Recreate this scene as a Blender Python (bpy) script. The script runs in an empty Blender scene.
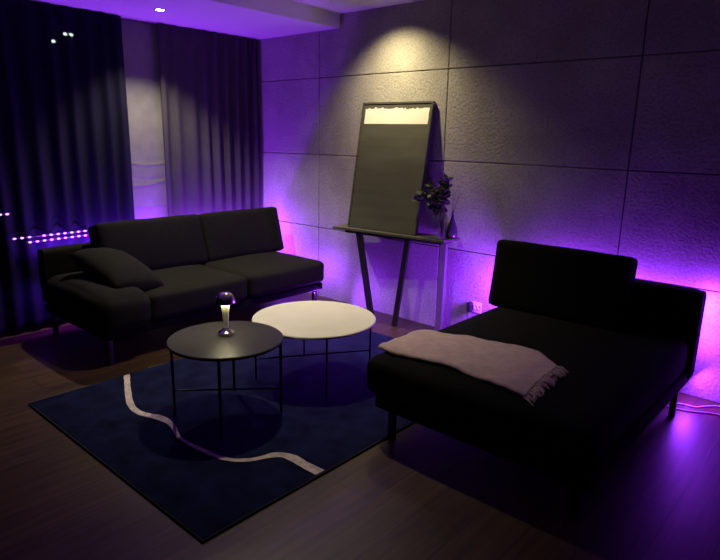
import bpy, bmesh, math, random
from mathutils import Vector, Matrix, noise
random.seed(7)
sc = bpy.context.scene
col = sc.collection
PI = math.pi

# ------------------------------------------------------------------ materials
def new_mat(name):
    m = bpy.data.materials.new(name); m.use_nodes = True
    nt = m.node_tree
    return m, nt, nt.nodes['Principled BSDF']

def mat(name, rgb, rough=.6, metal=0., bump=0., bscale=200., var=0., vscale=6., sheen=0., stretch=None, spec=.5):
    m, nt, b = new_mat(name)
    b.inputs['Base Color'].default_value = (*rgb, 1)
    b.inputs['Roughness'].default_value = rough
    b.inputs['Metallic'].default_value = metal
    b.inputs['Specular IOR Level'].default_value = spec
    if sheen:
        b.inputs['Sheen Weight'].default_value = sheen
        b.inputs['Sheen Roughness'].default_value = .5
        b.inputs['Sheen Tint'].default_value = (*rgb, 1)
    tc = nt.nodes.new('ShaderNodeTexCoord')
    mp = nt.nodes.new('ShaderNodeMapping')
    nt.links.new(tc.outputs['Object'], mp.inputs[0])
    if stretch: mp.inputs['Scale'].default_value = stretch
    if var:
        n = nt.nodes.new('ShaderNodeTexNoise'); n.inputs['Scale'].default_value = vscale; n.inputs['Detail'].default_value = 6
        nt.links.new(mp.outputs[0], n.inputs['Vector'])
        r = nt.nodes.new('ShaderNodeValToRGB')
        r.color_ramp.elements[0].position = .3; r.color_ramp.elements[1].position = .7
        r.color_ramp.elements[0].color = (*[c*(1-var) for c in rgb], 1)
        r.color_ramp.elements[1].color = (*[min(1, c*(1+var)) for c in rgb], 1)
        nt.links.new(n.outputs['Fac'], r.inputs[0]); nt.links.new(r.outputs[0], b.inputs['Base Color'])
    if bump:
        n = nt.nodes.new('ShaderNodeTexNoise'); n.inputs['Scale'].default_value = bscale; n.inputs['Detail'].default_value = 4
        nt.links.new(mp.outputs[0], n.inputs['Vector'])
        bp = nt.nodes.new('ShaderNodeBump'); bp.inputs['Strength'].default_value = bump; bp.inputs['Distance'].default_value = .004
        nt.links.new(n.outputs['Fac'], bp.inputs['Height']); nt.links.new(bp.outputs[0], b.inputs['Normal'])
    return m

def emit(name, rgb, s):
    m, nt, b = new_mat(name)
    b.inputs['Base Color'].default_value = (*[min(c, .8) for c in rgb], 1)
    b.inputs['Emission Color'].default_value = (*rgb, 1)
    b.inputs['Emission Strength'].default_value = s
    return m

def concrete_mat():
    m, nt, b = new_mat('rough_concrete')
    tc = nt.nodes.new('ShaderNodeTexCoord')
    n1 = nt.nodes.new('ShaderNodeTexNoise'); n1.inputs['Scale'].default_value = 3.; n1.inputs['Detail'].default_value = 8
    n2 = nt.nodes.new('ShaderNodeTexNoise'); n2.inputs['Scale'].default_value = 60.; n2.inputs['Detail'].default_value = 5
    v = nt.nodes.new('ShaderNodeTexVoronoi'); v.inputs['Scale'].default_value = 48.
    for n in (n1, n2, v): nt.links.new(tc.outputs['Object'], n.inputs['Vector'])
    r = nt.nodes.new('ShaderNodeValToRGB')
    r.color_ramp.elements[0].position = .35; r.color_ramp.elements[1].position = .65
    r.color_ramp.elements[0].color = (.33, .31, .295, 1); r.color_ramp.elements[1].color = (.43, .41, .39, 1)
    nt.links.new(n1.outputs['Fac'], r.inputs[0])
    # small dark pores
    r2 = nt.nodes.new('ShaderNodeValToRGB')
    r2.color_ramp.elements[0].position = .36; r2.color_ramp.elements[1].position = .52
    r2.color_ramp.elements[0].color = (.72, .72, .72, 1); r2.color_ramp.elements[1].color = (1, 1, 1, 1)
    nt.links.new(n2.outputs['Fac'], r2.inputs[0])
    mx = nt.nodes.new('ShaderNodeMix'); mx.data_type = 'RGBA'; mx.blend_type = 'MULTIPLY'; mx.inputs['Factor'].default_value = .8
    nt.links.new(r.outputs[0], mx.inputs['A']); nt.links.new(r2.outputs[0], mx.inputs['B'])
    nt.links.new(mx.outputs['Result'], b.inputs['Base Color'])
    ad = nt.nodes.new('ShaderNodeMath'); ad.operation = 'ADD'
    nt.links.new(n2.outputs['Fac'], ad.inputs[0])
    ml = nt.nodes.new('ShaderNodeMath'); ml.operation = 'MULTIPLY'; ml.inputs[1].default_value = .3
    nt.links.new(v.outputs['Distance'], ml.inputs[0]); nt.links.new(ml.outputs[0], ad.inputs[1])
    bp = nt.nodes.new('ShaderNodeBump'); bp.inputs['Strength'].default_value = .6; bp.inputs['Distance'].default_value = .009
    nt.links.new(ad.outputs[0], bp.inputs['Height']); nt.links.new(bp.outputs[0], b.inputs['Normal'])
    b.inputs['Roughness'].default_value = .95; b.inputs['Specular IOR Level'].default_value = .15
    return m

def floor_mat():
    m, nt, b = new_mat('dark_wood_planks')
    tc = nt.nodes.new('ShaderNodeTexCoord')
    mp = nt.nodes.new('ShaderNodeMapping'); mp.inputs['Rotation'].default_value = (0, 0, PI/2)
    nt.links.new(tc.outputs['Object'], mp.inputs[0])
    br = nt.nodes.new('ShaderNodeTexBrick')
    br.inputs['Scale'].default_value = 1.; br.inputs['Brick Width'].default_value = 1.3; br.inputs['Row Height'].default_value = .19
    br.inputs['Mortar Size'].default_value = .0025; br.inputs['Mortar Smooth'].default_value = .3
    br.inputs['Color1'].default_value = (.095, .056, .029, 1); br.inputs['Color2'].default_value = (.062, .037, .020, 1)
    br.inputs['Mortar'].default_value = (.012, .008, .006, 1); br.offset = .37
    nt.links.new(mp.outputs[0], br.inputs['Vector'])
    mp2 = nt.nodes.new('ShaderNodeMapping'); mp2.inputs['Scale'].default_value = (22, 1.6, 1)
    nt.links.new(tc.outputs['Object'], mp2.inputs[0])
    n = nt.nodes.new('ShaderNodeTexNoise'); n.inputs['Scale'].default_value = 1.6; n.inputs['Detail'].default_value = 7
    nt.links.new(mp2.outputs[0], n.inputs['Vector'])
    r = nt.nodes.new('ShaderNodeValToRGB'); r.color_ramp.elements[0].position = .3; r.color_ramp.elements[1].position = .72
    r.color_ramp.elements[0].color = (.42, .42, .42, 1); r.color_ramp.elements[1].color = (1.25, 1.2, 1.1, 1)
    nt.links.new(n.outputs['Fac'], r.inputs[0])
    mx = nt.nodes.new('ShaderNodeMix'); mx.data_type = 'RGBA'; mx.blend_type = 'MULTIPLY'; mx.inputs['Factor'].default_value = 1
    nt.links.new(br.outputs['Color'], mx.inputs['A']); nt.links.new(r.outputs[0], mx.inputs['B'])
    nt.links.new(mx.outputs['Result'], b.inputs['Base Color'])
    b.inputs['Roughness'].default_value = .38
    b.inputs['Specular IOR Level'].default_value = .45
    bp = nt.nodes.new('ShaderNodeBump'); bp.inputs['Strength'].default_value = .25; bp.inputs['Distance'].default_value = .002
    nt.links.new(br.outputs['Fac'], bp.inputs['Height']); bp.invert = True
    nt.links.new(bp.outputs[0], b.inputs['Normal'])
    return m

def painting_mat(h, w):
    """dark canvas; a pale painted band near the top with ragged upper and right edges, faint brush bands below"""
    m, nt, b = new_mat('dark_painted_canvas')
    tc = nt.nodes.new('ShaderNodeTexCoord'); sp = nt.nodes.new('ShaderNodeSeparateXYZ')
    nt.links.new(tc.outputs['Object'], sp.inputs[0])
    def math_(op, a, c, clamp=False):
        k = nt.nodes.new('ShaderNodeMath'); k.operation = op; k.use_clamp = clamp
        for i, q in enumerate((a, c)):
            if isinstance(q, (int, float)): k.inputs[i].default_value = q
            else: nt.links.new(q, k.inputs[i])
        return k.outputs[0]
    mp = nt.nodes.new('ShaderNodeMapping'); mp.inputs['Scale'].default_value = (45, 45, 14)
    nt.links.new(tc.outputs['Object'], mp.inputs[0])
    n = nt.nodes.new('ShaderNodeTexNoise'); n.inputs['Scale'].default_value = 1.; n.inputs['Detail'].default_value = 3
    nt.links.new(mp.outputs[0], n.inputs['Vector'])
    jit = math_('MULTIPLY', math_('SUBTRACT', n.outputs['Fac'], .5), .05)
    zj = math_('ADD', sp.outputs['Z'], jit); xj = math_('ADD', sp.outputs['X'], jit)
    up = math_('LESS_THAN', zj, h-.050)
    lo = math_('GREATER_THAN', sp.outputs['Z'], h-.168)
    ri = math_('LESS_THAN', xj, w/2-.026)
    le = math_('GREATER_THAN', sp.outputs['X'], -w/2+.034)
    band = math_('MULTIPLY', math_('MULTIPLY', up, lo), math_('MULTIPLY', ri, le))
    # faint brush bands
    mp3 = nt.nodes.new('ShaderNodeMapping'); mp3.inputs['Scale'].default_value = (1.2, 1, 9)
    nt.links.new(tc.outputs['Object'], mp3.inputs[0])
    n3 = nt.nodes.new('ShaderNodeTexNoise'); n3.inputs['Scale'].default_value = 1.6; n3.inputs['Detail'].default_value = 4
    nt.links.new(mp3.outputs[0], n3.inputs['Vector'])
    r = nt.nodes.new('ShaderNodeValToRGB'); r.color_ramp.elements[0].position = .35; r.color_ramp.elements[1].position = .75
    r.color_ramp.elements[0].color = (.062, .061, .046, 1); r.color_ramp.elements[1].color = (.092, .09, .07, 1)
    nt.links.new(n3.outputs['Fac'], r.inputs[0])
    mx = nt.nodes.new('ShaderNodeMix'); mx.data_type = 'RGBA'
    nt.links.new(band, mx.inputs['Factor']); nt.links.new(r.outputs[0], mx.inputs['A'])
    mx.inputs['B'].default_value = (.88, .84, .76, 1)
    nt.links.new(mx.outputs['Result'], b.inputs['Base Color'])
    b.inputs['Roughness'].default_value = .6
    return m

def sheer_mat(name, rgb, t):
    m, nt, b = new_mat(name)
    b.inputs['Base Color'].default_value = (*rgb, 1); b.inputs['Roughness'].default_value = .9
    b.inputs['Specular IOR Level'].default_value = .1
    tr = nt.nodes.new('ShaderNodeBsdfTransparent'); mx = nt.nodes.new('ShaderNodeMixShader'); mx.inputs[0].default_value = t
    out = nt.nodes['Material Output']
    nt.links.new(b.outputs[0], mx.inputs[1]); nt.links.new(tr.outputs[0], mx.inputs[2]); nt.links.new(mx.outputs[0], out.inputs['Surface'])
    return m

def glass_mat(name, rgb, rough=.02, ior=1.45):
    m, nt, b = new_mat(name)
    b.inputs['Base Color'].default_value = (*rgb, 1); b.inputs['Roughness'].default_value = rough
    b.inputs['Transmission Weight'].default_value = 1.; b.inputs['IOR'].default_value = ior
    return m

M = {}
M['concrete'] = concrete_mat()
M['joint'] = mat('joint_shadow_gap', (.05, .045, .045), .9)
M['floor'] = floor_mat()
M['ceiling'] = mat('ceiling_paint', (.80, .78, .76), .9, bump=.05, bscale=300)
M['paint'] = mat('dark_grey_wall_paint', (.07, .065, .065), .9, bump=.08, bscale=250)
M['sofa'] = mat('black_woven_fabric', (.006, .006, .0057), .95, bump=.35, bscale=420, var=.18, vscale=30, sheen=.03, spec=.12)
M['sofa_front'] = M['sofa']
M['charcoal'] = mat('charcoal_woven_fabric', (.0135, .013, .0100), .95, bump=.35, bscale=420, var=.18, vscale=30, sheen=.05, spec=.12)
M['black_metal'] = mat('black_powder_coat', (.012, .012, .013), .45, bump=.05, bscale=300)
M['steel'] = mat('brushed_steel_leg', (.32, .30, .31), .4, metal=.6, bump=.05, bscale=300)
M['dark_wood'] = mat('black_stained_ash', (.024, .023, .016), .45, var=.35, vscale=4, stretch=(3, 30, 3), bump=.1, bscale=20, spec=.3)
M['white_top'] = mat('matte_white_laminate', (.66, .64, .57), .55, var=.03, vscale=8)
M['chrome'] = mat('polished_chrome', (.75, .73, .70), .12, metal=1.)
M['brass'] = mat('satin_cream_metal', (.78, .74, .58), .35, metal=.35)
M['navy'] = mat('navy_rug_pile', (.0075, .0105, .036), .98, bump=.8, bscale=260, var=.45, vscale=9, sheen=.1, spec=.05)
M['cream'] = mat('cream_rug_pile', (.52, .46, .40), .98, bump=.8, bscale=260, var=.3, vscale=30, spec=.05)
M['rug_edge'] = mat('dark_rug_binding', (.012, .013, .02), .95)
M['console'] = mat('dark_oiled_console', (.11, .105, .085), .5, var=.2, vscale=6, stretch=(2, 30, 3))
M['console_leg'] = mat('dark_console_leg', (.016, .015, .015), .45, var=.2, vscale=6)
M['frame'] = mat('dark_bronze_frame', (.07, .068, .055), .45, var=.15, vscale=12)
M['leaf'] = mat('dark_green_leaf', (.075, .085, .06), .35, var=.4, vscale=40)
M['stem'] = mat('brown_twig', (.10, .075, .05), .8, var=.3, vscale=40)
M['glass'] = glass_mat('clear_glass', (.97, .97, .98))
M['purple_glass'] = mat('dark_glazed_bottle', (.065, .05, .075), .15, var=.3, vscale=25)
M['blanket'] = mat('blush_wool', (.62, .46, .49), .98, bump=.9, bscale=230, var=.12, vscale=24, sheen=.3, spec=.05)
M['plastic'] = mat('white_plastic', (.78, .77, .78), .4)
M['black_plastic'] = mat('black_plastic', (.015, .015, .016), .45)
M['sheer'] = sheer_mat('dark_sheer_voile', (.0060, .0052, .017), .10)  # blue tint in the colour stands in for reflected violet led glow
M['grey_cloth'] = mat('grey_curtain_linen', (.052, .047, .050), .95, bump=.3, bscale=300, var=.1, vscale=10, spec=.1)
M['pale_cloth'] = mat('pale_linen_blind', (.17, .165, .15), .95, bump=.4, bscale=300, var=.1, vscale=10, spec=.1)
M['window_glass'] = glass_mat('window_glass', (.9, .93, .95), 0., 1.45)
M['lens'] = emit('lit_downlight_lens', (1, .86, .66), 40)
M['reflection'] = emit('lit_reflection_lamp', (.85, 1, .9), 250)
M['reflected_diode'] = emit('lit_reflected_diode', (.62, .18, 1), 4.5)
M['bulb'] = emit('lit_warm_bulb', (1, .86, .5), 7)
M['reflected_tape'] = mat('reflected_led_tape', (.03, .03, .035), .5)
M['ground'] = mat('night_paving', (.05, .05, .05), .95, var=.3, vscale=4)

# ------------------------------------------------------------------ geometry helpers
def thing(name, label, cat, loc=(0, 0, 0), rz=0, group=None):
    o = bpy.data.objects.new(name, None); col.objects.link(o)
    o.empty_display_size = .1
    o.location = loc; o.rotation_euler = (0, 0, rz)
    o['label'] = label; o['category'] = cat
    if group: o['group'] = group
    return o

def tag(o, label, cat, group=None):
    o['label'] = label; o['category'] = cat
    if group: o['group'] = group
    return o

def obj(name, bm, m, parent=None, smooth=True, world=False, angle=40):
    """one mesh object; with world=True the shape was drawn in room coordinates under a parent"""
    bmesh.ops.recalc_face_normals(bm, faces=bm.faces)
    me = bpy.data.meshes.new(name); bm.to_mesh(me); bm.free()
    for x in (m if isinstance(m, (list, tuple)) else [m]): me.materials.append(x)
    o = bpy.data.objects.new(name, me); col.objects.link(o)
    if smooth:
        for p in me.polygons: p.use_smooth = True
        try: me.set_sharp_from_angle(angle=math.radians(angle))
        except Exception: pass
    if parent:
        o.parent = parent
        if world:
            mw = Matrix.Translation(parent.location) @ parent.rotation_euler.to_matrix().to_4x4()
            me.transform(mw.inverted())
    elif not world and False:
        pass
    return o

def struct(name, bm, m, parent=None, **k):
    o = obj(name, bm, m, parent, **k)
    if not parent: o['kind'] = 'structure'
    return o

def rebase(o):
    """put the origin of a one-mesh thing at the middle of its base"""
    vs = [v.co for v in o.data.vertices]
    c = Vector(((min(v.x for v in vs)+max(v.x for v in vs))/2, (min(v.y for v in vs)+max(v.y for v in vs))/2, min(v.z for v in vs)))
    o.data.transform(Matrix.Translation(-c)); o.location = c
    return o

def add_box(bm, x0, x1, y0, y1, z0, z1, bev=0., seg=2):
    vs = [bm.verts.new(p) for p in ((x0,y0,z0),(x1,y0,z0),(x1,y1,z0),(x0,y1,z0),(x0,y0,z1),(x1,y0,z1),(x1,y1,z1),(x0,y1,z1))]
    fs = [bm.faces.new([vs[i] for i in f]) for f in ((3,2,1,0),(4,5,6,7),(0,1,5,4),(1,2,6,5),(2,3,7,6),(3,0,4,7))]
    if bev:
        es = {e for f in fs for e in f.edges}
        bmesh.ops.bevel(bm, geom=list(es), offset=bev, segments=seg, profile=.5, affect='EDGES')
    return bm

def box(*a, **k): return add_box(bmesh.new(), *a, **k)

def add_tube(bm, pts, r, seg=10, caps=True):
    pts = [Vector(p) for p in pts]
    rs = r if isinstance(r, (list, tuple)) else [r]*len(pts)
    rings = []; prev = None
    for i, p in enumerate(pts):
        t = (pts[min(i+1, len(pts)-1)] - pts[max(i-1, 0)]).normalized()
        if prev is None:
            a = Vector((0, 0, 1)) if abs(t.z) < .9 else Vector((1, 0, 0))
            n = t.cross(a).normalized()
        else:
            n = (prev - t*prev.dot(t)).normalized()
        prev = n; b = t.cross(n)
        rings.append([bm.verts.new(p + (n*math.cos(2*PI*k/seg) + b*math.sin(2*PI*k/seg))*rs[i]) for k in range(seg)])
    for A, B in zip(rings, rings[1:]):
        for k in range(seg): bm.faces.new((A[k], A[(k+1)%seg], B[(k+1)%seg], B[k]))
    if caps:
        bm.faces.new(rings[0][::-1]); bm.faces.new(rings[-1])
    return bm

def tube(*a, **k): return add_tube(bmesh.new(), *a, **k)

def lathe(profile, seg=48, c=(0, 0, 0)):
    bm = bmesh.new(); rings = []
    for r, z in profile:
        if r < 1e-6: rings.append([bm.verts.new((c[0], c[1], c[2]+z))])
        else: rings.append([bm.verts.new((c[0]+r*math.cos(2*PI*k/seg), c[1]+r*math.sin(2*PI*k/seg), c[2]+z)) for k in range(seg)])
    for A, B in zip(rings, rings[1:]):
        for k in range(seg):
            a, b2 = A[k % len(A)], A[(k+1) % len(A)]; d, c2 = B[k % len(B)], B[(k+1) % len(B)]
            f = []
            for v in (a, b2, c2, d):
                if v not in f: f.append(v)
            if len(f) > 2: bm.faces.new(f)
    return bm

def cushion(cx, cy, cz, sx, sy, sz, r=.05, puff=(0, 0, 0), n=14, wob=.004, tilt=None, seed=0, fn=None):
    """soft upholstered block: rounded box whose faces bulge; tilt = (axis, angle)"""
    bm = bmesh.new()
    bmesh.ops.create_cube(bm, size=2)
    bmesh.ops.subdivide_edges(bm, edges=bm.edges[:], cuts=n, use_grid_fill=True)
    h = Vector((sx/2, sy/2, sz/2)); r = min(r, min(h)*.98)
    for v in bm.verts:
        p = Vector([math.sin(c*PI/2)*.35 + c*.65 if abs(c) < 1 else c for c in v.co])
        u = p.copy(); q = Vector([p[i]*h[i] for i in range(3)])
        inn = Vector([max(-(h[i]-r), min(h[i]-r, q[i])) for i in range(3)])
        d = q-inn
        if d.length > 1e-9:
            # spread the face normal direction so corners round off
            q = inn + d.normalized()*r
        for i in range(3):
            a, b2 = [k for k in range(3) if k != i]
            if puff[i] and abs(u[i]) > .55:
                q[i] += math.copysign(puff[i], u[i])*(1-abs(u[a])**2.2)*(1-abs(u[b2])**2.2)*min(1, (abs(u[i])-.55)/.3)
        w = noise.noise(q*6 + Vector((seed*7.1, seed*3.3, 0)))
        q = q + q.normalized()*w*wob
        if fn: q = fn(q, u)
        v.co = q
    m = Matrix.Translation((cx, cy, cz))
    if tilt: m = m @ Matrix.Rotation(tilt[1], 4, tilt[0])
    bm.transform(m)
    return bm

def disc_top(r, z0, z1, c, seg=96):
    b = min(.004, (z1-z0)*.35)
    return lathe([(0, z0), (r-b, z0), (r, z0+b), (r, z1-b), (r-b, z1), (0, z1)], seg, (c[0], c[1], 0))

# ------------------------------------------------------------------ room
CEIL = 2.449; SOF = 2.34; SX = .24
X0, X1, Y0 = -1.02, 5.6, -5.6
struct('floor', box(X0, X1, Y0, .12, -.1, 0), M['floor'], smooth=False)
struct('ceiling', box(SX, X1, Y0, .12, CEIL, CEIL+.1), M['ceiling'], smooth=False)
struct('trim_1', box(X0, SX, Y0, .12, SOF, CEIL+.1), M['ceiling'], smooth=False)      # lowered strip of ceiling over the curtains
# concrete slab wall: cast panels with open joints
PW, PH = 1.332, .6537
bm = bmesh.new(); g = .003
for i in range(-1, 5):
    for j in range(0, 4):
        xa, xb = max(i*PW+g, X0), min((i+1)*PW-g, X1)
        za, zb = j*PH+(g if j else 0), min((j+1)*PH-g, CEIL+.05)
        if xb-xa > .02: add_box(bm, xa, xb, 0, .07, za, zb, bev=.004, seg=2)
add_box(bm, X0, X1, .03, .12, 0, CEIL+.05)
struct('wall_back', bm, M['concrete'], smooth=False)
struct('wall_right', box(X1, X1+.1, Y0, .12, 0, CEIL+.1), M['paint'], smooth=False)
struct('wall_front', box(X0, X1, Y0-.1, Y0, 0, CEIL+.1), M['paint'], smooth=False)
WY0, WY1, WZ0, WZ1 = -4.2, -1.5, .12, 2.30
bm = bmesh.new()
add_box(bm, X0-.12, X0, WY1, .12, 0, CEIL+.1); add_box(bm, X0-.12, X0, Y0-.1, WY0, 0, CEIL+.1)
add_box(bm, X0-.12, X0, WY0, WY1, -.1, WZ0); add_box(bm, X0-.12, X0, WY0, WY1, WZ1, CEIL+.1)
struct('wall_left', bm, M['paint'], smooth=False)
w = struct('window_1', box(X0-.07, X0-.055, WY0+.04, WY1-.04, WZ0+.04, WZ1-.04), M['window_glass'], smooth=False)
bm = bmesh.new()
for a in ((WY0, WY0+.05, WZ0, WZ1), (WY1-.05, WY1, WZ0, WZ1), (WY0+.05, WY1-.05, WZ0, WZ0+.05), (WY0+.05, WY1-.05, WZ1-.05, WZ1)):
    add_box(bm, X0-.10, X0-.03, *a)
obj('window_frame', bm, M['black_metal'], w, smooth=False)
gnd = struct('ground', box(-14, X0-.12, -12, 8, -.25, -.1), M['ground'], smooth=False)

# ------------------------------------------------------------------ camera (fitted to the wall joints)
f_px, yaw, pitch, roll = 590.65, .72222, .237793, .0204963
cy_, sy_ = math.cos(yaw), math.sin(yaw)
F = Vector((-sy_*math.cos(pitch), cy_*math.cos(pitch), -math.sin(pitch)))
r0 = Vector((cy_, sy_, 0)); u0 = r0.cross(F)
R = r0*math.cos(roll)+u0*math.sin(roll); U = u0*math.cos(roll)-r0*math.sin(roll)
cam = bpy.data.cameras.new('camera'); co = bpy.data.objects.new('camera', cam); col.objects.link(co)
cam.sensor_fit = 'HORIZONTAL'; cam.sensor_width = 36; cam.lens = f_px/720*36; cam.clip_start = .05
mw = Matrix((R, U, -F)).transposed().to_4x4(); mw.translation = Vector((3.8616, -3.7928, 1.4706))
co.matrix_world = mw
sc.camera = co

# ------------------------------------------------------------------ curtains
def curtain(name, label, y0, y1, x, amp, lam, m, z0=.02, z1=SOF-.005, seed=0, swing=0, top_amp=.6, flat=0, wrinkles=()):
    bm = bmesh.new(); ny = max(24, int((y1-y0)/.008)); nz = 36 if not wrinkles else 280
    ph = [0]
    for i in range(ny):
        yy = y0+(y1-y0)*i/ny
        ph.append(ph[-1] + 2*PI/lam*(y1-y0)/ny*(1+.55*noise.noise(Vector((yy*3.1+seed*5, seed, 0)))))
    grid = []
    for j in range(nz+1):
        t = j/nz; z = z0+(z1-z0)*t; row = []
        for i in range(ny+1):
            yy = y0+(y1-y0)*i/ny
            a = amp*(top_amp+(1-top_amp)*(1-t))*(.65+.6*noise.noise(Vector((yy*2.3, seed*2.2, .3*t))))
            s = math.sin(ph[i] + .5*noise.noise(Vector((yy*2, z*.7, seed))))
            xx = x + a*(s if s > 0 else s*.8) + .012*noise.noise(Vector((yy*5, z*1.1, seed+9)))
            for wz, wd in wrinkles:
                xx += wd*.45*math.exp(-((z-wz-.10*(yy-y0)*(1 if wd > .013 else -.4)-.008*math.sin(yy*17))/.011)**2)
            row.append(bm.verts.new((xx, yy + swing*(1-t)*(i/ny-.5)*2, z)))
        grid.append(row)
    for A, B in zip(grid, grid[1:]):
        for i in range(ny): bm.faces.new((A[i], A[i+1], B[i+1], B[i]))
    o = obj(name, bm, m, angle=180)
    so = o.modifiers.new('thickness', 'SOLIDIFY'); so.thickness = .002; so.offset = 0
    tag(o, label, 'curtain'); rebase(o)
    return o
curtain('curtain', 'black sheer floor-length curtain covering the window, nearest the camera at far left', -4.3, -1.372, -.76, .035, .135, M['sheer'], seed=1)
curtain('curtain', 'narrow flat pale grey fabric panel between the black and grey curtains', -1.42, -.99, -.86, .003, .5, M['pale_cloth'], z0=.03, seed=4, wrinkles=((1.22, .012), (1.02, .014), (1.10, -.008), (.87, .012)))
curtain('curtain', 'dark grey pleated curtain hanging in the corner against the concrete wall', -1.06, -.03, -.79, .042, .115, M['grey_cloth'], seed=6)

# ------------------------------------------------------------------ added lamps standing in for reflections in the window glass
for (y, z, lab) in ((.245, 2.86, 'lowest, left one of three tiny white stand-in lamps for glass reflections glimpsed through the black curtain'),
                    (.43, 2.99, 'middle one of three tiny white stand-in lamps for glass reflections glimpsed through the black curtain'),
                    (.52, 2.99, 'right one of three tiny white stand-in lamps for glass reflections glimpsed through the black curtain')):
    t = thing('reflection_lamp', lab, 'reflection lamp', (-6, y, -.1), group='reflection lamps beyond the window')
    obj('pole', lathe([(0, 0), (.04, 0), (.04, .05), (.025, .3), (.02, z), (0, z)], 16), M['black_metal'], t)
    obj('lamp_globe', lathe([(0, z), (.016, z+.003), (.026, z+.015), (.028, z+.03), (.02, z+.045), (0, z+.05)], 20), M['reflection'], t)
    obj('lamp_cap', lathe([(0, z+.046), (.04, z+.048), (.03, z+.065), (0, z+.075)], 20), M['black_metal'], t)

# ------------------------------------------------------------------ rug
RX0, RX1, RY0, RY1, RZ = .534, 2.188, -2.741, -.47, .012
bm = box(RX0, RX1, RY0, RY1, 0.0005, RZ, bev=.004)
sp = [(.534,-2.175),(.557,-2.192),(.78,-2.301),(.951,-2.373),(1.075,-2.387),(1.203,-2.344),(1.317,-2.343),(1.464,-2.388),(1.625,-2.38),(1.784,-2.352),(1.874,-2.279),(1.924,-2.171),(1.988,-2.134),(2.089,-2.134),(2.19,-2.130)]
def smooth_path(p, n=8):
    out = []
    for i in range(len(p)-1):
        a, b2, c, d = (Vector((*p[max(0, min(len(p)-1, k))], 0)) for k in (i-1, i, i+1, i+2))
        for s in range(n):
            t = s/n
            out.append(.5*((2*b2)+(c-a)*t+(2*a-5*b2+4*c-d)*t*t+(3*b2-a-3*c+d)*t**3))
    out.append(Vector((*p[-1], 0)))
    return out
path = smooth_path(sp); L, Rr = [], []
for i, p in enumerate(path):
    t = (path[min(i+1, len(path)-1)]-path[max(i-1, 0)]).normalized(); nn = Vector((-t.y, t.x, 0))
    k = i/len(path)
    wd = .014+.004*math.sin(k*9)+.004*noise.noise(p*20) + (.013*max(0, (k-.72)/.28)) + (.010*max(0, .1-abs(k-.36))/.1)
    cx = lambda q: Vector((min(RX1-.004, max(RX0+.004, q.x)), q.y, RZ+.0015))
    L.append(cx(p+nn*wd)); Rr.append(cx(p-nn*wd))
LV = [bm.verts.new(p) for p in L]; RV = [bm.verts.new(p) for p in Rr]
nf = len(bm.faces)
stripes = [bm.faces.new((LV[i], LV[i+1], RV[i+1], RV[i])) for i in range(len(LV)-1)]
for f in stripes: f.material_index = 1
rug = thing('rug', 'navy blue rectangular area rug with a wavy cream stripe under the two round tables', 'rug', ((RX0+RX1)/2, (RY0+RY1)/2, 0))
obj('pile', bm, [M['navy'], M['cream']], rug, smooth=False, world=True)
bm = bmesh.new()
for a in ((RX0-.006, RX0, RY0-.006, RY1+.006), (RX1, RX1+.006, RY0-.006, RY1+.006), (RX0, RX1, RY0-.006, RY0), (RX0, RX1, RY1, RY1+.006)):
    add_box(bm, *a, .0005, RZ-.001)
obj('binding', bm, M['rug_edge'], rug, smooth=False, world=True)

# ------------------------------------------------------------------ sofas
def leg(x, y, h=.18, m=None):
    bm = bmesh.new()
    add_box(bm, x-.016, x+.016, y-.016, y+.016, 0, h, bev=.003)
    return bm

# two-seat sofa along the curtains, faces +x
S = thing('sofa', 'black two-seat fabric sofa along the curtains with an arm at its left end', 'sofa', (-.13, -1.24, 0))
obj('base_frame', box(-.62, .33, -2.20, -.27, .175, .235, bev=.012, seg=3), M['sofa'], S, world=True)
obj('back_frame', cushion(-.56, -1.235, .455, .12, 1.97, .40, r=.03, n=10, wob=.002), M['charcoal'], S, world=True)
for i, (ya, yb) in enumerate(((-1.9, -1.085), (-1.085, -.26))):
    obj('seat_cushion', cushion(-.075, (ya+yb)/2, .335, .87, yb-ya-.006, .19, r=.045, puff=(.008, 0, .016), seed=i), M['charcoal'], S, world=True)
for i, (ya, yb) in enumerate(((-1.90, -1.02), (-1.02, -.19))):
    obj('back_cushion', cushion(-.375, (ya+yb)/2, .612, .17, yb-ya-.008, .41, r=.028, puff=(.014, 0, .004), tilt=('Y', math.radians(-15)), seed=i+4), M['charcoal'], S, world=True)
def arm_fn(q, u):
    # the outer side rolls over and sags
    q.z += .03*math.sin((u.x*.5+.5)*PI) * (1 if u.z > 0 else 0)
    return q
obj('armrest', cushion(-.07, -2.06, .34, .92, .36, .25, r=.09, puff=(.012, .012, .012), seed=9, fn=arm_fn), M['charcoal'], S, world=True)
for x, y in ((.285, -2.16), (.285, -.33), (-.57, -2.16), (-.57, -.33)):
    o = obj('leg', leg(x, y), M['black_metal'], S, world=True)

# chaise sofa against the concrete wall, faces the camera
S2 = thing('chaise_sofa', 'black deep chaise sofa backed against the concrete wall, at right', 'sofa', (2.63, -.95, 0))
obj('base_frame', box(2.12, 3.20, -1.69, -.17, .155, .235, bev=.012, seg=3), M['sofa'], S2, world=True)
obj('back_frame', cushion(2.63, -.205, .430, 1.165, .12, .515, r=.022, n=10, wob=.002), M['sofa'], S2, world=True)
obj('seat_cushion', cushion(2.642, -1.01, .335, 1.115, 1.46, .20, r=.055, puff=(.008, .01, .012), seed=2), M['sofa'], S2, world=True)
obj('back_cushion', cushion(2.458, -.375, .632, .825, .17, .43, r=.028, puff=(0, .014, .003), tilt=('X', math.radians(-9)), seed=3), M['sofa'], S2, world=True)
for x, y in ((2.212, -1.655), (3.14, -1.655), (2.19, -.25), (3.175, -.37)):
    obj('leg', leg(x, y), M['steel'] if y > -1 else M['black_metal'], S2, world=True)

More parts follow.
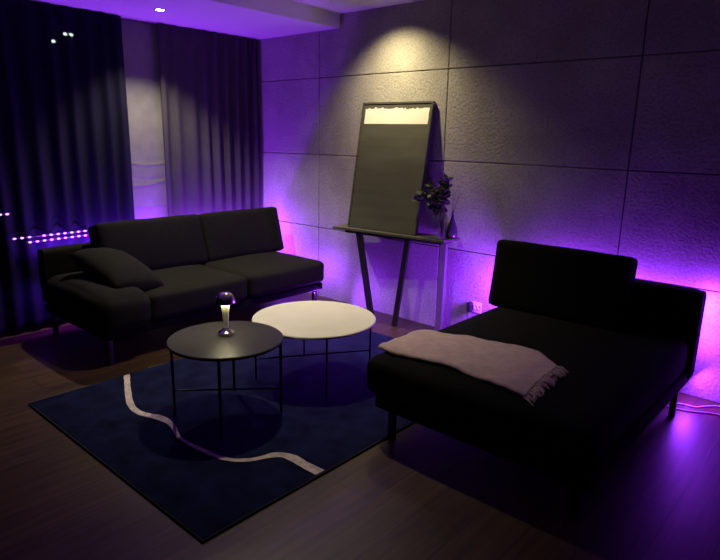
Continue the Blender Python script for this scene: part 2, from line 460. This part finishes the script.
# loose pillow leaning on the sofa arm
def pillow(w, h, t):
    bm = bmesh.new(); n = 22; top = {}; bot = {}
    for i in range(n+1):
        for j in range(n+1):
            u, v = i/n*2-1, j/n*2-1
            k = max(0, (1-abs(u)**2.6)*(1-abs(v)**2.6))**.5
            px, py = u*w/2*(1-.05*(1-v*v)*0 - .06*(v*v)), v*h/2*(1-.06*(u*u))
            top[i, j] = bm.verts.new((px, py, t/2*k + .004*noise.noise(Vector((u*3, v*3, 1)))*k))
            bot[i, j] = top[i, j] if i in (0, n) or j in (0, n) else bm.verts.new((px, py, -t/2*k))
    for i in range(n):
        for j in range(n):
            bm.faces.new((top[i, j], top[i+1, j], top[i+1, j+1], top[i, j+1]))
            f = (bot[i, j], bot[i, j+1], bot[i+1, j+1], bot[i+1, j])
            if len(set(f)) == 4: bm.faces.new(f)
    return bm
bm = pillow(.60, .40, .20)
o = obj('throw_pillow', bm, M['charcoal'], angle=180)
tag(o, 'black throw pillow slumped over the left arm of the two-seat sofa', 'pillow')
o.location = (-.04, -1.915, .54); o.rotation_euler = (math.radians(-8), math.radians(16), math.radians(6))

# ------------------------------------------------------------------ round coffee tables
def table(name, label, c, r, zt, th, m, legm, ang, rr):
    t = thing(name, label, 'coffee table', (c[0], c[1], RZ+.002))
    obj('tabletop', disc_top(r, zt-th, zt, c), m, t, world=True)
    pts = []
    for k in range(4):
        a = ang+k*PI/2
        x, y = c[0]+(r-.016)*math.cos(a), c[1]+(r-.016)*math.sin(a); pts.append((x, y))
        obj('leg', tube([(x, y, RZ+.002), (x, y, zt-th)], rr, 12), legm, t, world=True)
    for k in (0,):
        (xa, ya), (xb, yb) = pts[k], pts[k+2]
        z = .145+.012*k
        obj('stretcher', tube([(xa, ya, z), (xb, yb, z)], .005, 8), legm, t, world=True)
    return t
WC, DC = (1.36, -1.37), (1.405, -2.055)
WZ, DZ = .388, .435
table('coffee_table', 'white round coffee table with thin black legs, behind the dark one', WC, .378, WZ, .016, M['white_top'], M['black_metal'], math.radians(57), .006)
table('coffee_table', 'black round coffee table with thin legs, carrying the small lamp', DC, .298, DZ, .016, M['dark_wood'], M['black_metal'], math.radians(47), .008)

# mushroom lamp
lx, ly = 1.36, -2.02
t = thing('table_lamp', 'small chrome mushroom table lamp with a lit stem on the black round table', 'lamp', (lx, ly, DZ))
LS = 1.17
def sc_(p): return [(a*LS, b*LS) for a, b in p]
obj('base', lathe(sc_([(0, 0), (.036, 0), (.038, .004), (.037, .012), (.030, .018), (.016, .026), (.012, .034), (0, .034)]), 40), M['chrome'], t)
obj('stem', lathe(sc_([(0, .032), (.011, .032), (.012, .06), (.016, .11), (.021, .145), (.021, .148), (0, .148)]), 32), M['brass'], t)
obj('lamp_shade', lathe(sc_([(0, .200), (.014, .199), (.028, .192), (.038, .178), (.043, .160), (.044, .150), (.041, .150), (.039, .162), (.033, .176), (.024, .187), (.012, .193), (0, .194)]), 40), M['chrome'], t)
obj('bulb', lathe(sc_([(0, .149), (.012, .149), (.016, .158), (.012, .172), (0, .176)]), 20), M['bulb'], t)

# ------------------------------------------------------------------ console, picture, vases
CA = math.radians(6)
cz = .75
t = thing('console_table', 'narrow dark console shelf table on slanted legs against the concrete wall', 'console table', (.99, -.165, 0), CA)
bm = box(-.515, .515, -.105, .095, cz-.020, cz)
for q in bm.verts:
    if q.co.x > 0 and q.co.y > 0: q.co.x += .035
bmesh.ops.bevel(bm, geom=bm.edges[:], offset=.003, segments=2, affect='EDGES')
obj('tabletop', bm, M['console'], t)
obj('apron', box(-.40, .49, -.085, .075, cz-.040, cz-.022, bev=.002), M['console_leg'], t)
def flat_leg(p0, p1, w=.032, d=.022):
    bm = bmesh.new(); p0, p1 = Vector(p0), Vector(p1)
    vs = []
    for p in (p0, p1):
        vs += [bm.verts.new(p+Vector((sx*w/2, sy*d/2, 0))) for sx, sy in ((-1,-1),(1,-1),(1,1),(-1,1))]
    for f in ((3,2,1,0),(4,5,6,7),(0,1,5,4),(1,2,6,5),(2,3,7,6),(3,0,4,7)): bm.faces.new([vs[i] for i in f])
    return bm
obj('leg', flat_leg((-.13, -.06, 0), (-.265, -.07, cz-.04), .052), M['console_leg'], t, smooth=False)
obj('leg', flat_leg((.09, -.06, 0), (.19, -.07, cz-.04), .042), M['console_leg'], t, smooth=False)
obj('leg', flat_leg((.435, .04, 0), (.455, .02, cz-.04), .05, .035), M['steel'], t, smooth=False)

BW, BL = .665, 1.0
board = thing('painting', 'tall dark framed painting with a pale band near its top, leaning on the wall', 'painting', (.915, -.21, cz+.002))
board.rotation_euler = (math.radians(-10.0), 0, math.radians(3))
obj('canvas', box(-BW/2+.014, BW/2-.014, -.010, .012, .014, BL-.014), painting_mat(BL, BW), board, smooth=False)
bm = bmesh.new()
add_box(bm, -BW/2, -BW/2+.014, -.016, .016, 0, BL); add_box(bm, BW/2-.014, BW/2, -.016, .016, 0, BL)
add_box(bm, -BW/2+.014, BW/2-.014, -.016, .016, 0, .014); add_box(bm, -BW/2+.014, BW/2-.014, -.016, .016, BL-.014, BL)
obj('frame', bm, M['frame'], board, smooth=False)

# glass vase with a leafy sprig
vx, vy = 1.44, -.135
v = obj('glass_vase', lathe([(0, 0), (.030, 0), (.032, .005), (.030, .06), (.024, .11), (.020, .14), (.022, .15), (.019, .15), (.017, .14), (.021, .11), (.027, .06), (.028, .012), (0, .010)], 32), M['glass'])
tag(v, 'slim clear glass vase holding the leafy sprig on the console', 'vase'); v.location = (vx, vy, cz)
sp_ = thing('leafy_sprig', 'dark leafy sprig arching out of the glass vase beside the painting', 'plant', (vx, vy, cz+.012))
bs, bl = bmesh.new(), bmesh.new()
rnd = random.Random(3)
def leaf(bm, p, d, s):
    d = d.normalized(); side = d.cross(Vector((rnd.uniform(-1, 1), rnd.uniform(-1, 1), rnd.uniform(.2, 1)))).normalized(); nn = d.cross(side)
    pr = [(0, 0), (.25, .3), (.5, .42), (.75, .3), (1, 0)]
    mid = [bm.verts.new(p+d*s*a - nn*s*.18*a*a) for a, _ in pr]
    for sg in (-1, 1):
        ed = [bm.verts.new(p+d*s*a+side*sg*s*b2 - nn*s*.18*a*a + nn*s*.1*b2) for a, b2 in pr[1:-1]]
        bm.faces.new((mid[0], mid[1], ed[0])); bm.faces.new((mid[1], mid[2], ed[1], ed[0]))
        bm.faces.new((mid[2], mid[3], ed[2], ed[1])); bm.faces.new((mid[3], mid[4], ed[2]))
for k in range(11):
    tip = Vector((rnd.uniform(-.15, .09), rnd.uniform(-.12, .02), rnd.uniform(.30, .46)))
    if k < 2: tip = Vector((-.20+.05*k, -.06, .27+.03*k))
    pts = []
    for i in range(9):
        a = i/8
        pts.append(Vector((tip.x*a**1.6, tip.y*a**1.6, tip.z*(1-(1-a)**1.5))))
    add_tube(bs, pts, [.0022-.001*i/8 for i in range(9)], 6)
    for i in range(4, 9):
        for _ in range(4):
            leaf(bl, pts[i], Vector((rnd.uniform(-1, 1), rnd.uniform(-1, .6), rnd.uniform(-.5, .7))), rnd.uniform(.036, .060))
obj('stems', bs, M['stem'], sp_); obj('leaves', bl, M['leaf'], sp_)
o = obj('bottle_vase', lathe([(0, 0), (.036, 0), (.042, .008), (.043, .04), (.036, .08), (.022, .118), (.012, .148), (.010, .190), (.013, .195), (.008, .195), (.007, .15), (0, .145)], 32), M['purple_glass'])
tag(o, 'small dark purplish bottle vase at the right end of the console', 'vase'); o.location = (1.478, -.06, cz)
tw = obj('dry_twigs', bmesh.new(), M['stem'])
bm = bmesh.new()
for k, (dx, dz) in enumerate(((.075, .19), (.05, .16), (.03, .20), (.008, .17))):
    pts = [Vector((dx*(a/6)**1.5, -.01*k*(a/6), .165+dz*(a/6)*(1 if a < 5 else .96))) for a in range(7)]
    add_tube(bm, pts, .0013, 6)
bm.to_mesh(tw.data); bm.free(); tw.location = (1.478, -.06, cz)
tag(tw, 'few thin dry twigs standing in the purplish bottle vase', 'twigs')

# ------------------------------------------------------------------ blanket on the chaise
ZS = .452
def blanket_xy(s, t):
    """s along the throw (0 = left end over the edge, 1 = fringe), t across (0 = camera side, 1 = wall side)"""
    near = [(2.085, -1.63), (2.18, -1.655), (2.46, -1.60), (2.70, -1.63), (2.895, -1.655)]
    far = [(2.04, -1.32), (2.12, -1.235), (2.46, -1.15), (2.68, -1.10), (2.86, -1.25)]
    x = s*4; i = min(3, int(x)); a = x-i; a = a*a*(3-2*a)*.5+a*.5
    n_ = Vector(near[i]).lerp(Vector(near[i+1]), a); f_ = Vector(far[i]).lerp(Vector(far[i+1]), a)
    return n_.lerp(f_, t)
bm = bmesh.new(); ns, ntt = 46, 24; gr = []
for i in range(ns+1):
    row = []
    for j in range(ntt+1):
        s, t_ = i/ns, j/ntt
        p = blanket_xy(s, t_)
        z = ZS + .014 + .010*noise.noise(Vector((p.x*7, p.y*10, 2))) + .006*noise.noise(Vector((p.x*20, p.y*20, 5)))
        # slumps over the rounded left and front edges of the seat
        dl = max(0, 2.125-p.x); df = max(0, -1.665-p.y)
        z -= 5.5*dl*dl + 6*df*df
        z -= .010*max(0, (abs(t_-.5)-.42)/.08)
        row.append(bm.verts.new((p.x, p.y, z)))
    gr.append(row)
for A, B in zip(gr, gr[1:]):
    for j in range(ntt): bm.faces.new((A[j], A[j+1], B[j+1], B[j]))
end = [v.co.copy() for v in gr[-1]]
bk = thing('throw_blanket', 'pale blush knitted throw blanket with a fringed end lying across the black chaise', 'blanket', (2.5, -1.42, .43))
o = obj('cloth', bm, M['blanket'], bk, world=True, angle=180)
so = o.modifiers.new('thickness', 'SOLIDIFY'); so.thickness = .016; so.offset = -1
bm = bmesh.new()
for k in range(72):
    a = k/71*(len(end)-1); i = min(len(end)-2, int(a)); p = end[i].lerp(end[i+1], a-i) - Vector((0, 0, .006))
    d = Vector((1, rnd.uniform(-.55, .25), 0)).normalized(); ln = rnd.uniform(.035, .062)
    pts = [p-d*.01] + [p + d*ln*q + Vector((0, rnd.uniform(-.006, .006), -.010*q + .012*math.sin(q*PI)*rnd.random())) for q in (.3, .65, 1.)]
    add_tube(bm, pts, [.004, .0045, .004, .002], 6)
o = obj('fringe', bm, M['blanket'], bk, world=True)
o['kind'] = 'stuff'

# ------------------------------------------------------------------ outlet, plug, cable, downlight, led reflections
t = thing('wall_outlet', 'white double wall socket low on the concrete beside the chaise sofa', 'socket', (1.695, 0, .20))
obj('face_plate', box(-.045, .045, -.009, 0, 0, .082, bev=.003), M['plastic'], t)
for dx in (-.001, .03):
    obj('socket_well', lathe([(.014, 0), (.017, 0), (.017, .006), (.014, .006), (.014, 0)], 24), M['plastic'], t).matrix_local = Matrix.Translation((dx, -.009, .045)) @ Matrix.Rotation(PI/2, 4, 'X')
t = thing('power_plug', 'black power plug pushed into the wall socket beside the chaise', 'plug', (1.655, -.009, .195))
obj('plug_body', box(-.017, .017, -.045, 0, .01, .085, bev=.006, seg=3), M['black_plastic'], t)
obj('cord', tube([(0, -.04, .02), (0, -.052, -.02), (.01, -.05, -.10), (.03, -.06, -.19)], .003, 8), M['black_plastic'], t)
for k, (pts, lab) in enumerate((([(3.02, -.16), (3.10, -.20), (3.19, -.175), (3.25, -.165), (3.30, -.10), (3.38, -.05), (3.6, -.06), (3.95, -.09)], 'white power cord curling on the floor right of the chaise, nearer the wall'),
                                ([(3.05, -.25), (3.14, -.27), (3.24, -.25), (3.32, -.20), (3.40, -.185), (3.6, -.22), (3.9, -.21)], 'white power cord on the floor right of the chaise, nearer the camera'))):
    pp = smooth_path(pts, 8)
    o = obj('extension_cable', tube([(p.x, p.y, .0045+.006*max(0, math.sin(i*.5))*(k == 0)*0) for i, p in enumerate(pp)], .0042, 8), M['plastic'])
    tag(o, lab, 'cord'); rebase(o)

dx, dy = -.315, -1.31
t = thing('downlight', 'small round lit downlight recessed in the lowered ceiling over the curtains', 'downlight', (dx, dy, SOF))
obj('trim_ring', lathe([(.030, -.004), (.044, -.004), (.046, -.001), (.046, 0), (.030, 0), (.030, -.004)], 40), M['plastic'], t)
obj('lens', lathe([(0, -.0025), (.030, -.0025), (.030, 0), (0, 0)], 32), M['lens'], t)

def reflected_led_tape(lab, y0, y1, z0, z1, n, x=-.726, skip=()):  # glowing row added on the curtain for leds mirrored in the window glass
    t = thing('led_reflection', lab, 'led reflection', (x, (y0+y1)/2, (z0+z1)/2))
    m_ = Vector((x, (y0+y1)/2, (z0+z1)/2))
    obj('reflected_tape', tube([Vector((x, y0, z0))-m_, Vector((x, y1, z1))-m_], .003, 6), M['reflected_tape'], t)
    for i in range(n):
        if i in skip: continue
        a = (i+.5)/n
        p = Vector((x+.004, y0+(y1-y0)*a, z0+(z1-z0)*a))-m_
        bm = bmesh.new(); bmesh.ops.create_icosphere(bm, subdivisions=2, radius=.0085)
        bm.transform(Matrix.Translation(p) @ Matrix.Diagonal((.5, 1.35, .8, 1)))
        obj('reflected_diode', bm, M['reflected_diode'], t)
reflected_led_tape('upper of two rows of violet dots for led reflections, set on the black curtain beside the sofa back', -2.34, -1.79, .716, .722, 11, skip=(3,))
reflected_led_tape('lower of two rows of violet dots for led reflections, set on the black curtain beside the sofa back', -2.24, -1.79, .680, .688, 9)
reflected_led_tape('short separate row of violet dots for led reflections, set on the black curtain at the photo edge', -2.50, -2.32, .892, .895, 4)

# ------------------------------------------------------------------ light
VIO = (.265, .030, 1.)
WARM = (1, .88, .56)
def area(name, loc, direction, sx, sy, power, colr, along=None):
    l = bpy.data.lights.new(name, 'AREA'); l.shape = 'RECTANGLE'; l.size = sx; l.size_y = sy; l.energy = power; l.color = colr
    o = bpy.data.objects.new(name, l); col.objects.link(o)
    z = -Vector(direction).normalized(); x = Vector(along).normalized(); x = (x-z*x.dot(z)).normalized(); y = z.cross(x)
    m_ = Matrix((x, y, z)).transposed().to_4x4(); m_.translation = Vector(loc); o.matrix_world = m_
    return o
def spot(name, loc, target, power, angle, blend, colr, rad=.03):
    l = bpy.data.lights.new(name, 'SPOT'); l.energy = power; l.spot_size = math.radians(angle); l.spot_blend = blend; l.color = colr; l.shadow_soft_size = rad
    o = bpy.data.objects.new(name, l); col.objects.link(o); o.location = loc
    d = Vector(target)-Vector(loc); o.rotation_euler = d.to_track_quat('-Z', 'Y').to_euler()
    return o
# led tapes fixed to the backs, ends and undersides of the sofas
UP, XX, YY = (0, 0, 1), (1, 0, 0), (0, 1, 0)
area('led_light_sofa_back', (-.665, -1.2, .56), (-.12, 0, 1), 1.9, .012, 30.0, VIO, YY)
area('led_light_sofa_low', (-.64, -2.0, .30), (-.6, -.3, -1), .5, .012, 3.0, VIO, YY)
area('led_light_sofa_curtain', (-.66, -1.2, .63), (-1, 0, .25), 1.9, .012, 22.0, VIO, YY)
area('led_light_sofa_corner', (.31, -.31, .15), (1, -.35, -.22), .25, .012, 16.0, VIO, YY)
area('led_light_sofa_side', (-.10, -.225, .27), (0, 1, .2), .85, .012, 7, VIO, XX)
area('led_light_sofa_end', (-.53, -.20, .50), (.15, 1, .1), .45, .012, 9, VIO, UP)
area('led_light_chaise_back', (2.63, -.135, .58), (0, 1, .1), 1.10, .012, 12.0, VIO, XX)
area('led_light_chaise_end', (3.19, -.135, .40), (.3, 1, -.2), .50, .03, 15.0, VIO, UP)
area('led_light_chaise_corner', (2.05, -.17, .36), (-1, .0, -.35), .40, .012, 48.0, VIO, UP)
area('led_light_chaise_low', (3.19, -.15, .16), (.8, -.1, -.6), .25, .09, 6.0, VIO, YY)
# ceiling downlights
spot('wall_downlight', (.88, -.38, CEIL-.01), (.98, .16, 0), 92, 116, 1., (1, .84, .43))
spot('table_downlight', (1.17, -1.40, CEIL-.01), (1.36, -1.42, 0), 95, 96, 1., (1, .87, .52))
spot('curtain_downlight', (dx, dy, SOF-.01), (dx-.04, dy+.08, 0), 130, 106, .6, (1, .88, .64))

l = bpy.data.lights.new('table_lamp_light', 'AREA'); l.shape = 'DISK'; l.size = .07; l.energy = 1.4; l.color = (1, .9, .55)
o = bpy.data.objects.new('table_lamp_light', l); col.objects.link(o); o.location = (lx, ly, DZ+.179)

wd = bpy.data.worlds.new('world'); sc.world = wd; wd.use_nodes = True
bg = wd.node_tree.nodes.get('Background') or wd.node_tree.nodes.new('ShaderNodeBackground')
bg.inputs[0].default_value = (.3, .35, .5, 1); bg.inputs[1].default_value = .002

sc.view_settings.view_transform = 'Standard'; sc.view_settings.look = 'None'
sc.view_settings.exposure = 0; sc.view_settings.gamma = 1; sc.view_settings.use_curve_mapping = False
sc.cycles.use_denoising = True
sc.cycles.max_bounces = 8
